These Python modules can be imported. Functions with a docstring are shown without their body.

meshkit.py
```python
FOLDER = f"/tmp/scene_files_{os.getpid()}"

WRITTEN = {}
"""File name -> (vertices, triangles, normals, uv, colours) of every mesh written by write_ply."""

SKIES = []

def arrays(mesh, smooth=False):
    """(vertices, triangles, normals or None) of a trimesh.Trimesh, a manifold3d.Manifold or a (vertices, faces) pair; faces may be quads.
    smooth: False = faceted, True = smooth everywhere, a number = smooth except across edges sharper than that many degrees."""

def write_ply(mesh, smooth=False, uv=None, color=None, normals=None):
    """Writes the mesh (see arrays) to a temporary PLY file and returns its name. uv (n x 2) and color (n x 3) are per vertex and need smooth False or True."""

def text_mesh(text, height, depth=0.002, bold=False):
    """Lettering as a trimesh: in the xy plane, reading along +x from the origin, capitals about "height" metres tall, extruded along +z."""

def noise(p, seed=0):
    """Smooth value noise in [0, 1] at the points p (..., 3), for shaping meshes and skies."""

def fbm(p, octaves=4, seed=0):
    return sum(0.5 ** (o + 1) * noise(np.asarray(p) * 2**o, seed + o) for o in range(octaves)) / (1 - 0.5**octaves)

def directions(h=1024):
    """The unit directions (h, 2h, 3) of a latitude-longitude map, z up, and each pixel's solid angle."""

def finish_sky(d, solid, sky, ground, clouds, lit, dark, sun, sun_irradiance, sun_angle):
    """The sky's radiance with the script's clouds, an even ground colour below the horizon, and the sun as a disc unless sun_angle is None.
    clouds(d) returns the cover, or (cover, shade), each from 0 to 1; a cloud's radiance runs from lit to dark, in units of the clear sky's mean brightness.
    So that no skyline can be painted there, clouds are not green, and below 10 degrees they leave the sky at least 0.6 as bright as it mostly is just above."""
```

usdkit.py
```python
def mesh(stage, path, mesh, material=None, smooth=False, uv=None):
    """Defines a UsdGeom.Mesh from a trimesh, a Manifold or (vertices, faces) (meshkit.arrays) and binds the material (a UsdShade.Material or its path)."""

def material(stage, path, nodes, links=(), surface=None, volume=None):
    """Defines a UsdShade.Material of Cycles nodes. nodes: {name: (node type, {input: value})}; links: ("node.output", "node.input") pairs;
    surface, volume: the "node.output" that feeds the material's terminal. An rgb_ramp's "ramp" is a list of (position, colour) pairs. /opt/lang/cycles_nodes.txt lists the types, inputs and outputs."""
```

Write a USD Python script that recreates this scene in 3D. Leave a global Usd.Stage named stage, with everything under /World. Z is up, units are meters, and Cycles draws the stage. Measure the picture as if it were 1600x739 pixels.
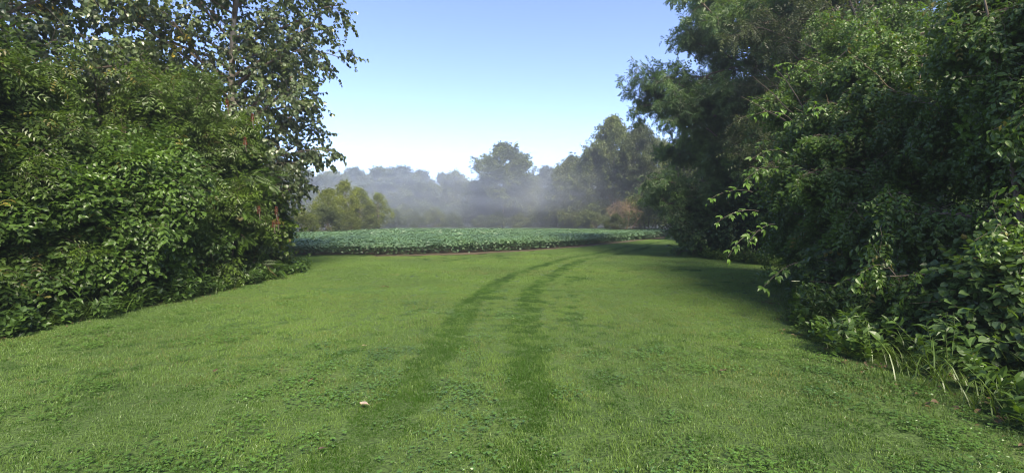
import math
import numpy as np
import trimesh, usdkit, meshkit
from pxr import Gf, Sdf, Usd, UsdGeom, UsdLux, UsdShade, Vt

stage = Usd.Stage.CreateInMemory()
UsdGeom.SetStageUpAxis(stage, 'Z')
UsdGeom.SetStageMetersPerUnit(stage, 1.0)
UsdGeom.Xform.Define(stage, '/World')
UsdGeom.Scope.Define(stage, '/World/Looks')
PI = math.pi

# ------------------------------------------------------------------ camera, sky, sun, exposure
EYE = 1.6
FOCAL = 740.0                     # the phone lens: 740 of the photograph's pixels per unit tangent
PITCH = math.degrees(math.atan(20.5 / FOCAL))
EXPOSURE = 3.1
SKY = 0.05
SUN_INT = 0.40
SUN_EL = math.radians(44.0)
SUN_AZ = math.atan2(1.0, -2.6)   # from the right, a little behind the viewer
cam = UsdGeom.Camera.Define(stage, '/World/camera')
cam.CreateHorizontalApertureAttr(36.0)
cam.CreateFocalLengthAttr(36.0 * FOCAL / 1600.0)
cam.CreateClippingRangeAttr((0.05, 5000.0))
cam.CreateExposureAttr(EXPOSURE)
cx = UsdGeom.Xformable(cam)
cx.AddTranslateOp().Set((0, 0, EYE))
cx.AddRotateXOp().Set(90.0 - PITCH)

usdkit.material(stage, '/World/Looks/sky_air', {
    'sky': ('sky_texture', {'sky_type': 'single_scattering', 'sun_disc': False, 'sun_elevation': SUN_EL, 'sun_rotation': SUN_AZ,
                            'air_density': 0.60, 'aerosol_density': 0.6, 'ozone_density': 3.5}),
    'tint': ('mix', {'mix_type': 'multiply', 'fac': 1.0, 'color2': (1.14, 0.985, 1.02)}),
    'bg': ('background_shader', {'strength': SKY})}, [('sky.color', 'tint.color1'), ('tint.color', 'bg.color')], surface='bg.background')
dome = UsdLux.DomeLight.Define(stage, '/World/sky')
UsdShade.MaterialBindingAPI.Apply(dome.GetPrim()).Bind(UsdShade.Material.Get(stage, '/World/Looks/sky_air'))
dome.GetPrim().SetCustomDataByKey('kind', 'structure')
S = np.array([math.cos(SUN_EL) * math.sin(SUN_AZ), math.cos(SUN_EL) * math.cos(SUN_AZ), math.sin(SUN_EL)])
sun = UsdLux.DistantLight.Define(stage, '/World/sun')
sun.CreateNormalizeAttr(True); sun.CreateIntensityAttr(SUN_INT); sun.CreateAngleAttr(20.0)
sun.CreateColorAttr(Gf.Vec3f(1.0, 0.90, 0.70))
xx = np.cross([0, 0, 1], S); xx /= np.linalg.norm(xx); yy = np.cross(S, xx)
UsdGeom.Xformable(sun).AddTransformOp().Set(Gf.Matrix4d(*xx, 0, *yy, 0, *S, 0, 0, 0, 0, 1))

# ------------------------------------------------------------------ helpers
def at(px, py, d):
    """world point seen at a pixel of the photograph, d metres ahead"""
    return np.array([(px - 800.0) / FOCAL * d, d, EYE + (349.0 - py) / FOCAL * d])

def hgt(x, y):
    x, y = np.asarray(x, float), np.asarray(y, float)
    return 0.025 * np.sin(x * 0.55 + 0.3 * y) + 0.02 * np.sin(y * 0.7 - 0.35 * x + 1.3) + 0.012 * np.sin(x * 1.7 + 2.0) * np.cos(y * 1.3)

used = {}
def numbered(path):
    k = used.get(path, 0); used[path] = k + 1
    return path if k == 0 else f'{path}_{k:03d}'

def tag(prim, label=None, cat=None, group=None, kind=None):
    for k, v in (('label', label), ('category', cat), ('group', group), ('kind', kind)):
        if v: prim.SetCustomDataByKey(k, v)
    return prim

def thing(name, label, cat, loc=(0, 0, 0), rotz=0, scale=None, group=None):
    x = UsdGeom.Xform.Define(stage, numbered('/World/' + name))
    x.AddTranslateOp().Set(tuple(map(float, loc))); x.AddRotateZOp().Set(float(rotz))
    if scale is not None: x.AddScaleOp().Set(Gf.Vec3f(*map(float, np.broadcast_to(scale, 3))))
    return tag(x.GetPrim(), label, cat, group)

def part(parent, name, mesh, mat, smooth=False, label=None, kind=None):
    base = str(parent.GetPath()) if parent is not None else '/World'
    p = usdkit.mesh(stage, numbered(base + '/' + name), mesh, '/World/Looks/' + mat, smooth=smooth).GetPrim()
    return tag(p, label, kind=kind)

def dup(root, label, loc, rotz=0, scale=1.0, group=None, name=None, cat=None):
    was = root.GetCustomData()
    r = thing(name or root.GetName().rstrip('0123456789').rstrip('_'), label, cat or was['category'], loc, rotz, scale, group or was.get('group'))
    r.GetReferences().AddInternalReference(root.GetPath()); r.SetInstanceable(True)
    return r

def instancer(name, protos, pos, rot, scale, index, cat, label, kind='stuff', parent='/World'):
    """protos: [(mesh name, mesh, material)]"""
    path = numbered(parent + '/' + name)
    pi = UsdGeom.PointInstancer.Define(stage, path)
    for n, m, mat in protos:
        q = usdkit.mesh(stage, numbered(path + '/' + n), m, '/World/Looks/' + mat)
        pi.GetPrototypesRel().AddTarget(q.GetPath())
    pos, rot = np.asarray(pos, np.float32), np.asarray(rot)
    pi.CreatePositionsAttr(Vt.Vec3fArray.FromNumpy(pos))
    q = np.zeros((len(pos), 4), np.float16); q[:, 2] = np.sin(rot / 2); q[:, 3] = np.cos(rot / 2)
    pi.CreateOrientationsAttr(Vt.QuathArray([Gf.Quath(float(a[3]), float(a[0]), float(a[1]), float(a[2])) for a in q]))
    s = np.asarray(scale, np.float32)
    pi.CreateScalesAttr(Vt.Vec3fArray.FromNumpy(np.repeat(s[:, None], 3, 1) if s.ndim == 1 else s))
    pi.CreateProtoIndicesAttr(Vt.IntArray.FromNumpy(np.asarray(index, np.int32)))
    return tag(pi.GetPrim(), label, cat if parent == '/World' else None, kind=kind)

# ------------------------------------------------------------------ materials
def grey(a): return (a, a, a)

def leaf_mat(name, c, spread=0.35, warm=0.15, trans=0.35, rough=0.45, spec=0.4, clump=0.9, tint=(1.5, 1.5, 0.45), clumpamt=0.35, objvar=0.0):
    c = np.array(c)
    lo, hi = c * (1 - spread), c * (1 + spread) * np.array([1 + warm * 2, 1 + warm, 1 - warm])
    nodes = {'geo': ('geometry', {}),
             'r1': ('rgb_ramp', {'ramp': [(0, lo), (0.5, c), (1, hi)]}),
             'nz': ('noise_texture', {'scale': clump, 'detail': 3.0}),
             'r2': ('rgb_ramp', {'ramp': [(0.3, (1 - clumpamt, 1 - clumpamt, 1 - clumpamt * .6)), (0.7, (1 + clumpamt * 1.2, 1 + clumpamt, 1 - clumpamt * .2))]}),
             'mx': ('mix', {'mix_type': 'multiply', 'fac': 1.0}),
             'tc': ('mix', {'mix_type': 'multiply', 'fac': 1.0, 'color2': tint}),
             'p': ('principled_bsdf', {'roughness': rough, 'specular_ior_level': spec}),
             't': ('translucent_bsdf', {}), 'm': ('mix_closure', {'fac': trans})}
    links = [('geo.random_per_island', 'r1.fac'), ('geo.position', 'nz.vector'), ('nz.fac', 'r2.fac'), ('r1.color', 'mx.color1'), ('r2.color', 'mx.color2')]
    src = 'mx.color'
    if objvar:
        nodes |= {'oi': ('object_info', {}), 'r3': ('rgb_ramp', {'ramp': [(0, (1 - objvar, 1 - objvar, 1)), (0.5, (1, 1, 1)), (1, (1 + objvar * 1.6, 1 + objvar, 1 - objvar))]}),
                  'my': ('mix', {'mix_type': 'multiply', 'fac': 1.0})}
        links += [('oi.random', 'r3.fac'), ('mx.color', 'my.color1'), ('r3.color', 'my.color2')]
        src = 'my.color'
    links += [(src, 'p.base_color'), (src, 'tc.color1'), ('tc.color', 't.color'), ('p.BSDF', 'm.closure1'), ('t.BSDF', 'm.closure2')]
    usdkit.material(stage, '/World/Looks/' + name, nodes, links, surface='m.closure')

def rough_mat(name, c1, c2, scale=6.0, rough=0.9, bump=0.4, dist=0.02, stretch=(1, 1, 1), detail=5.0):
    usdkit.material(stage, '/World/Looks/' + name, {
        'geo': ('texture_coordinate', {}), 'mp': ('mapping', {'scale': stretch}),
        'nz': ('noise_texture', {'scale': scale, 'detail': detail, 'roughness': 0.62}),
        'r': ('rgb_ramp', {'ramp': [(0.3, c1), (0.7, c2)]}),
        'b': ('bump', {'strength': bump, 'distance': dist}),
        'p': ('principled_bsdf', {'roughness': rough, 'specular_ior_level': 0.25})},
        [('geo.object', 'mp.vector'), ('mp.vector', 'nz.vector'), ('nz.fac', 'r.fac'), ('r.color', 'p.base_color'), ('nz.fac', 'b.height'), ('b.normal', 'p.normal')], surface='p.BSDF')

rough_mat('bark', (0.055, 0.042, 0.03), (0.16, 0.13, 0.10), 9.0, stretch=(1, 1, 0.2))
rough_mat('dark_bark', (0.03, 0.025, 0.02), (0.07, 0.058, 0.046), 9.0)
rough_mat('pale_bark', (0.10, 0.09, 0.075), (0.21, 0.19, 0.16), 6.0, stretch=(1, 1, 0.3))
rough_mat('dead_wood', (0.12, 0.085, 0.052), (0.25, 0.17, 0.10), 6.0, stretch=(1, 1, 0.3))
rough_mat('soil_brown', (0.04, 0.032, 0.02), (0.085, 0.066, 0.042), 2.5, bump=0.9, dist=0.06)
leaf_mat('poplar_leaf', (0.092, 0.135, 0.060), 0.35, 0.12, 0.28, 0.36, 0.55, 0.7)
leaf_mat('yellow_leaf', (0.42, 0.33, 0.04), 0.25, 0.1, 0.4)
leaf_mat('ageing_leaf', (0.20, 0.19, 0.045), 0.4, 0.1, 0.35)
leaf_mat('thicket_leaf', (0.092, 0.160, 0.026), 0.4, 0.2, 0.38, 0.42, 0.4, 0.8)
leaf_mat('sumac_leaf', (0.085, 0.165, 0.024), 0.35, 0.2, 0.38, 0.45, 0.4, 0.9)
leaf_mat('locust_leaf', (0.092, 0.168, 0.062), 0.35, 0.15, 0.42, 0.42, 0.42, 0.6)
leaf_mat('elder_leaf', (0.088, 0.168, 0.034), 0.4, 0.2, 0.4, 0.40, 0.42, 0.9)
leaf_mat('fresh_leaf', (0.10, 0.20, 0.03), 0.3, 0.15, 0.45, 0.40, 0.4, 1.2)
leaf_mat('ash_leaf', (0.085, 0.118, 0.045), 0.4, 0.2, 0.35, 0.45, 0.4, 0.5)
leaf_mat('wood_leaf', (0.118, 0.156, 0.052), 0.35, 0.2, 0.42, 0.5, 0.3, 0.25, objvar=0.3)
leaf_mat('gold_lit_leaf', (0.165, 0.21, 0.035), 0.35, 0.25, 0.4, 0.5, 0.3, 0.3, objvar=0.15)  # warm sunlight on the left saplings, put into their leaf colour
leaf_mat('soy_leaf', (0.122, 0.220, 0.115), 0.35, 0.05, 0.25, 0.33, 0.6, 0.45, clumpamt=0.22)
leaf_mat('weed_leaf', (0.08, 0.155, 0.035), 0.4, 0.2, 0.35, 0.42, 0.4, 1.5)
leaf_mat('dew_blade', (0.122, 0.208, 0.047), 0.30, 0.14, 0.30, 0.42, 0.45, 0.35, clumpamt=0.20)
leaf_mat('wet_blade', (0.046, 0.108, 0.013), 0.30, 0.10, 0.30, 0.42, 0.35, 0.6, clumpamt=0.2)
leaf_mat('dry_blade', (0.155, 0.175, 0.07), 0.30, 0.1, 0.3, 0.5, 0.3, 0.6)  # straw, and the colour of the painted sunlight streak
leaf_mat('clover_leaf', (0.088, 0.185, 0.036), 0.35, 0.08, 0.30, 0.36, 0.5, 0.8, clumpamt=0.25)
leaf_mat('tall_grass_blade', (0.095, 0.165, 0.038), 0.4, 0.2, 0.35, 0.4, 0.4, 0.8)
leaf_mat('sumac_cone', (0.13, 0.04, 0.022), 0.3, 0.1, 0.1, 0.8, 0.2, 3.0)
leaf_mat('white_petal', (0.75, 0.76, 0.70), 0.08, 0.02, 0.3, 0.6, 0.3, 3.0)
leaf_mat('pale_dry_leaf', (0.34, 0.27, 0.23), 0.1, 0.05, 0.2, 0.6, 0.3, 9.0)
leaf_mat('brown_dry_leaf', (0.085, 0.060, 0.032), 0.2, 0.05, 0.1, 0.6, 0.35, 9.0)
leaf_mat('green_stem', (0.085, 0.12, 0.04), 0.2, 0.1, 0.1, 0.5, 0.3, 3.0)

# ------------------------------------------------------------------ plant building (numpy)
def unit(v): return v / np.maximum(np.linalg.norm(v, axis=-1, keepdims=True), 1e-9)

def grow(rng, p0, d0, L, K, bend=(0, 0, 0), wob=0.15):
    """n curves of K points"""
    n = len(p0); P = np.empty((n, K, 3)); P[:, 0] = p0; d = unit(np.array(d0, float)); bend = np.asarray(bend, float)
    st = (np.asarray(L) / (K - 1))[:, None]
    for k in range(1, K):
        d = unit(d + bend / (K - 1) + rng.normal(0, wob, (n, 3)) / math.sqrt(K - 1))
        P[:, k] = P[:, k - 1] + d * st
    return P

def offshoots(rng, P, m, t0, t1, ang, sd, flat=1.0):
    """m side shoots on each curve: (starting points, directions, t, parent)"""
    n, K, _ = P.shape
    t = t0 + (t1 - t0) * (np.arange(m)[None] + rng.random((n, m))) / m
    par = np.repeat(np.arange(n), m); t = t.ravel()
    u = t * (K - 1); i = np.minimum(u.astype(int), K - 2); f = (u - i)[:, None]
    a, b = P[par, i], P[par, i + 1]
    tan = unit(b - a)
    ref = np.where(np.abs(tan[:, 2:3]) > 0.9, [1.0, 0, 0], [0, 0, 1.0])
    e1 = unit(np.cross(tan, ref)); e2 = np.cross(tan, e1)
    az = np.tile(np.arange(m) * 2.399, n) + rng.random(n).repeat(m) * 6.28 + rng.normal(0, 0.4, n * m)
    th = rng.normal(ang, sd, n * m)[:, None]
    side = e1 * np.cos(az)[:, None] + e2 * np.sin(az)[:, None] * flat
    return a + (b - a) * f, unit(tan * np.cos(th) + unit(side) * np.sin(th)), t, par

def tubes(P, r0, r1, s=4):
    n, K, _ = P.shape
    tan = unit(np.gradient(P, axis=1))
    ref = np.where(np.abs(tan[..., 2:3]) > 0.9, [1.0, 0, 0], [0, 0, 1.0])
    e1 = unit(np.cross(tan, ref)); e2 = np.cross(tan, e1)
    r = np.asarray(r0)[:, None] * (1 - np.linspace(0, 1, K)) + np.asarray(r1)[:, None] * np.linspace(0, 1, K)
    a = np.arange(s) / s * 2 * PI
    V = P[:, :, None] + r[:, :, None, None] * (e1[:, :, None] * np.cos(a)[:, None] + e2[:, :, None] * np.sin(a)[:, None])
    idx = np.arange(n * K * s).reshape(n, K, s)
    q = np.stack([idx[:, :-1], np.roll(idx, -1, 2)[:, :-1], np.roll(idx, -1, 2)[:, 1:], idx[:, 1:]], -1).reshape(-1, 4)
    return V.reshape(-1, 3), np.vstack([q[:, [0, 1, 2]], q[:, [0, 2, 3]]])

def join(*ms):
    V, F, n = [], [], 0
    for v, f in ms:
        if len(v) == 0: continue
        V.append(v); F.append(f + n); n += len(v)
    return np.vstack(V), np.vstack(F)

def kite(w=0.6, fold=0.1, curl=0.12):
    return np.array([[0, 0, 0], [.42, w / 2, fold], [1, 0, -curl], [.42, -w / 2, fold]]), np.array([[0, 3, 2], [0, 2, 1]])

def ovate(w=0.7, fold=0.08, curl=0.15):
    v = np.array([[0, 0, 0], [.22, w * .42, fold], [.6, w * .42, fold * .6], [1, 0, -curl], [.6, -w * .42, fold * .6], [.22, -w * .42, fold], [.5, 0, -.02]])
    return v, np.array([[0, 6, 1], [1, 6, 2], [2, 6, 3], [0, 5, 6], [5, 4, 6], [4, 3, 6]])

def placed(tmpl, pos, axis, normal, size):
    v, f = tmpl
    x = unit(axis); z = unit(normal - x * (normal * x).sum(-1, keepdims=True)); y = np.cross(z, x)
    size = np.broadcast_to(size, len(pos))[:, None, None]
    V = pos[:, None] + size * (v[None, :, 0:1] * x[:, None] + v[None, :, 1:2] * y[:, None] + v[None, :, 2:3] * z[:, None])
    F = f[None] + (np.arange(len(pos)) * len(v))[:, None, None]
    return V.reshape(-1, 3), F.reshape(-1, 3)

def compound(pairs, w, leaf=kite(.38, .06, .15), droop=0.35, start=.22, llen=.3, swing=70):
    """a pinnate leaf of unit length: leaflets in pairs along a drooping midrib"""
    ts = np.linspace(start, 0.93, pairs)
    def spine(t): return np.array([t, 0, -droop * t * t])
    pos, ax = [spine(1.0 - llen * .4)], [[1, 0, -droop * 1.6]]
    for t in ts:
        for s in (-1, 1):
            pos.append(spine(t)); a = math.radians(swing) * (1 - .25 * t)
            ax.append([math.cos(a), s * math.sin(a), -.25 - droop * .5])
    pos, ax = np.array(pos), np.array(ax)
    sz = llen * (1 - .25 * np.abs(np.linspace(-1, 1, len(pos))))
    lv = (leaf[0] * [1, w / .38, 1], leaf[1])
    return placed(lv, pos, ax, np.tile([0, 0, 1.0], (len(pos), 1)), sz)

def leafage(rng, P, m, t0, tmpl, size, var=0.3, droop=0.5, spread=1.0, upn=1.0, jit=0.0):
    """m leaves along each twig; templates may be a list, picked at random"""
    pos, d, t, par = offshoots(rng, P, m, t0, 1.0, spread, 0.3)
    d = unit(d + [0, 0, -droop]); N = rng.normal(0, .55, d.shape) + [0, 0, upn]
    if jit: pos = pos + rng.normal(0, jit, pos.shape)
    sz = size * rng.uniform(1 - var, 1 + var, len(pos))
    ts = tmpl if isinstance(tmpl, list) else [tmpl]
    pick = rng.integers(0, len(ts), len(pos))
    return join(*[placed(tp, pos[pick == k], d[pick == k], N[pick == k], sz[pick == k]) for k, tp in enumerate(ts) if (pick == k).any()])

def profile(kind, u):
    u = np.clip(u, 0, 1)
    return {'oval': np.sqrt(np.maximum(0, 1 - (2 * u - .85) ** 2 / 1.33)), 'round': np.sqrt(np.maximum(0.02, 1 - (2 * u - 1) ** 2)),
            'column': np.minimum(1, 3 * u + .45) * np.sqrt(np.maximum(0, 1 - u ** 3)), 'dome': np.sqrt(np.maximum(0, 1 - u ** 2.2)),
            'vase': np.minimum(1, .35 + 1.1 * u) * np.sqrt(np.maximum(0, 1 - u ** 5))}[kind]

def tree_meshes(seed, H, cb, rad, shape, limbs, branches, twigs, leaves, tmpl, size, trunk_r, lean=(0, 0), twig_len=.6, branch_frac=.42,
                rise=.35, gravity=-.25, droop=.5, stems=1, stem_spread=.3, wob=.12, sides=6, bark_twigs=True, top=.96, radf=None, shoot=1.0, upn=1.0, jit=0.0, t_branch=.3, rj=.68):
    rng = np.random.default_rng(seed)
    K0 = 14
    if stems == 1:
        d0 = np.array([[lean[0], lean[1], 1.0]]); L = np.array([H * top])
        base = np.array([[0, 0, -.05]])
    else:
        a = np.arange(stems) * 2.399 + rng.random() * 6
        rr = stem_spread * (.35 + .65 * rng.random(stems))
        d0 = np.stack([np.cos(a) * rr + lean[0], np.sin(a) * rr + lean[1], np.ones(stems)], 1); L = H * top * rng.uniform(.62, 1.0, stems)
        base = np.stack([np.cos(a), np.sin(a), np.zeros(stems)], 1) * .22 * rad * rr[:, None] - [0, 0, .05]
    T = grow(rng, base, d0, L, K0, (0, 0, .25), wob)
    if stems == 1: T[0, 0, 2] = -.08
    n1 = limbs
    which = np.arange(n1) % stems
    zs = cb * .75 + (H * .93 - cb * .75) * ((np.arange(n1) + rng.random(n1)) / n1) ** .9
    tz = T[which, :, 2]
    fr = np.clip((zs - tz[:, 0]) / np.maximum(tz[:, -1] - tz[:, 0], .1), .06, .98)
    u = fr * (K0 - 1); i = np.minimum(u.astype(int), K0 - 2); f = (u - i)[:, None]
    p0 = T[which, i] * (1 - f) + T[which, i + 1] * f
    az = np.arange(n1) * 2.399 + rng.normal(0, .35, n1)
    zt = np.minimum(H, p0[:, 2] + rise * rad * rng.uniform(.3, 1.5, n1))
    R = rad * profile(shape, (zt - cb) / (H - cb)) * rng.uniform(rj, 1.12, n1)
    if radf is not None: R = R * radf(az, zt)
    cen = np.array([lean[0], lean[1]]) * zt[:, None]
    tgt = np.stack([cen[:, 0] + np.cos(az) * R, cen[:, 1] + np.sin(az) * R, zt], 1)
    v = tgt - p0; L1 = np.maximum(np.linalg.norm(v, axis=1), .4)
    B1 = grow(rng, p0, unit(v) + [0, 0, -gravity * .5], L1, 8, (0, 0, gravity), .28)
    q0, d, t, par = offshoots(rng, B1, branches, t_branch, 1.0, .85, .22, .75)
    L2 = np.maximum(branch_frac * L1[par] * (1.15 - .65 * t) * rng.uniform(.6, 1.25, len(t)), .3)
    B2 = grow(rng, q0, d, L2, 6, (0, 0, gravity * 1.1), .35)
    # the limbs' own ends carry twigs too
    w0, e, t3, par3 = offshoots(rng, B2, twigs, .15, 1.0, .8, .3)
    B3 = grow(rng, w0, e, twig_len * rng.uniform(.5, 1.3, len(t3)), 4, (0, 0, gravity * 1.6 - .1), .35)
    x0, e2, _, _ = offshoots(rng, B1, twigs, .5, 1.0, .6, .3)
    B3b = grow(rng, x0, e2, twig_len * rng.uniform(.5, 1.2, len(x0)), 4, (0, 0, gravity * 1.6 - .1), .35)
    W = np.vstack([B3, B3b])
    crown = leafage(rng, W, leaves, .12, tmpl, size, droop=droop, spread=shoot, upn=upn, jit=jit) if leaves else None
    tr = np.full(len(T), trunk_r) if stems == 1 else trunk_r * rng.uniform(.6, 1.0, len(T))
    trunk = tubes(T, tr, tr * .16, max(sides + 2, 6))
    r1 = np.clip(trunk_r * .42 * (1 - .7 * fr), .012, None)
    wood = [tubes(B1, r1, r1 * .25, max(4, sides - 1)), tubes(B2, np.full(len(B2), max(.006, trunk_r * .055)), np.full(len(B2), .003), 3)]
    if bark_twigs: wood.append(tubes(W, np.full(len(W), max(.003, trunk_r * .018)), np.full(len(W), .0015), 3))
    return trunk, join(*wood), crown, W

def plant(name, label, cat, loc, mats, group=None, rotz=0, names=('trunk', 'branches', 'crown'), **kw):
    trunk, wood, crown, W = tree_meshes(**kw)
    t = thing(name, label, cat, loc, rotz, 1.0, group)
    part(t, names[0], trunk, mats[0], smooth=60)
    part(t, names[1], wood, 'bark' if mats[0] == 'pale_bark' else mats[0])
    if crown is not None: part(t, names[2], crown, mats[1])
    return t, W

# ------------------------------------------------------------------ the ground
xs = np.unique(np.concatenate([np.linspace(-600, -40, 25), np.arange(-40, 40.1, .5), np.linspace(40, 600, 25)]))
ys = np.unique(np.concatenate([np.linspace(-600, -4, 25), np.arange(-4, 60, .5), np.linspace(60, 600, 40)]))
gx, gy = np.meshgrid(xs, ys, indexing='ij')
gv = np.stack([gx.ravel(), gy.ravel(), hgt(gx, gy).ravel()], 1)
gi = np.arange(gx.size).reshape(gx.shape)
gf = np.stack([gi[:-1, :-1], gi[1:, :-1], gi[1:, 1:], gi[:-1, 1:]], -1).reshape(-1, 4)
usdkit.material(stage, '/World/Looks/turf', {
    'geo': ('geometry', {}), 'n1': ('noise_texture', {'scale': 0.5, 'detail': 6.0, 'roughness': .65}), 'n2': ('noise_texture', {'scale': 38.0, 'detail': 4.0}),
    'r1': ('rgb_ramp', {'ramp': [(0.25, (0.028, 0.052, 0.012)), (0.55, (0.05, 0.085, 0.02)), (0.8, (0.085, 0.10, 0.035))]}),
    'r2': ('rgb_ramp', {'ramp': [(0.3, grey(.55)), (0.7, grey(1.25))]}),
    'mx': ('mix', {'mix_type': 'multiply', 'fac': 1.0}), 'b': ('bump', {'strength': .8, 'distance': .03}),
    'p': ('principled_bsdf', {'roughness': .85, 'specular_ior_level': .2})},
    [('geo.position', 'n1.vector'), ('geo.position', 'n2.vector'), ('n1.fac', 'r1.fac'), ('n2.fac', 'r2.fac'), ('r1.color', 'mx.color1'), ('r2.color', 'mx.color2'),
     ('mx.color', 'p.base_color'), ('n2.fac', 'b.height'), ('b.normal', 'p.normal')], surface='p.BSDF')
tag(part(None, 'ground', (gv, gf), 'turf', smooth=True), 'green mown ground running under the whole clearing', 'ground', kind='structure')

# field outline: near edge left to right, then round the far side
near = np.array([[-34, 21.0], [-10.8, 22.4], [-6, 23.1], [-2, 24.6], [0.6, 26.4], [2.9, 30.0], [5.2, 33.2], [7.6, 37.4], [11.4, 43.5], [15.5, 50.5], [19.6, 57.5]])
far = np.array([[23, 66], [24, 78], [22, 85], [-22, 85], [-23, 70], [-21, 54], [-24, 40], [-34, 32]])
import shapely
from shapely.geometry import Polygon, LineString, Point
field = Polygon(np.vstack([near, far]))
strip = field.buffer(.4)
tri = trimesh.creation.triangulate_polygon(strip.segmentize(1.0), engine='earcut') if True else None
sv = np.column_stack([tri[0], hgt(tri[0][:, 0], tri[0][:, 1]) + .03])
tag(part(None, 'field_soil', (sv, tri[1]), 'soil_brown'), 'bare brown soil under the crop and along its edge', 'soil', kind='structure')

# ------------------------------------------------------------------ lawn
def resample(pts, step=.15):
    l = LineString(pts); s = np.arange(0, l.length, step)
    return np.array([l.interpolate(a).coords[0] for a in s])
tracks = [np.array([[-1.35, 2.2], [-1.16, 3.0], [-1.03, 3.8], [-.91, 5.6], [-.82, 9.0], [-.38, 13.0], [.25, 15.6], [1.0, 17.4], [3.0, 22.3], [6.2, 28.9], [10.8, 37.5], [15, 44]]),
          np.array([[.05, 2.2], [.10, 3.0], [.16, 4.7], [.22, 7.8], [.47, 11.2], [1.18, 14.6], [2.8, 19.6], [6.0, 25.6], [10.6, 34], [14.6, 40]]),
          np.array([[.72, 3.2], [.86, 4.2], [.95, 5.6], [1.05, 9.0], [1.67, 13.0], [2.7, 16]])]
def track_dist(xy):
    out = []
    for t in tracks:
        l = LineString(t); out.append(shapely.distance(shapely.points(xy), l))
    return np.array(out)

def blade_patch(rng, n, size, h, w, lean=.55):
    p = np.column_stack([rng.uniform(-size / 2, size / 2, (n, 2)), np.zeros(n) - .004])
    a = rng.uniform(0, 2 * PI, n); b = rng.uniform(0, 2 * PI, n)
    hh = h * rng.uniform(.55, 1.25, n); ww = w * rng.uniform(.7, 1.3, n)
    side = np.column_stack([np.cos(a), np.sin(a), np.zeros(n)]); d = np.column_stack([np.cos(b), np.sin(b), np.zeros(n)]) * rng.uniform(.1, lean, n)[:, None]
    up = np.array([0, 0, 1.0])
    m = p + (up * .55 + d * .3) * hh[:, None]; t = p + (up * rng.uniform(.75, 1, n)[:, None] + d * 1.3) * hh[:, None]
    V = np.stack([p - side * ww[:, None] / 2, p + side * ww[:, None] / 2, m + side * ww[:, None] * .42, m - side * ww[:, None] * .42, t], 1).reshape(-1, 3)
    F = np.array([[0, 1, 2], [0, 2, 3], [3, 2, 4]])[None] + (np.arange(n) * 5)[:, None, None]
    return V, F.reshape(-1, 3)

def clover_patch(rng, n, size, h, leaf):
    p = np.column_stack([rng.uniform(-size / 2, size / 2, (n, 2)), h * rng.uniform(.5, 1.1, n)])
    out = []
    a0 = rng.uniform(0, 2 * PI, n); N = rng.normal(0, .3, (n, 3)) + [0, 0, 1]; sz = leaf * rng.uniform(.7, 1.25, n)
    tm = ovate(.85, .06, .05)
    for k in range(3):
        a = a0 + k * 2.094
        out.append(placed(tm, p, np.column_stack([np.cos(a), np.sin(a), rng.normal(-.05, .15, n)]), N, sz))
    return join(*out)

def lawn_edge_left(y):  return np.interp(y, [0, 5, 9, 13, 15, 17, 20, 23, 26], [-7.3, -7.3, -7.2, -7.0, -6.9, -8.0, -10.0, -12.0, -13])
def lawn_edge_right(y): return np.interp(y, [0, 4, 6.2, 8, 9.8, 11, 13, 17, 20, 22, 25, 30, 38, 46], [4.0, 4.0, 4.15, 4.8, 5.6, 7.2, 9.3, 10.0, 9.4, 8.4, 9.5, 13, 17, 20])

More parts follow.
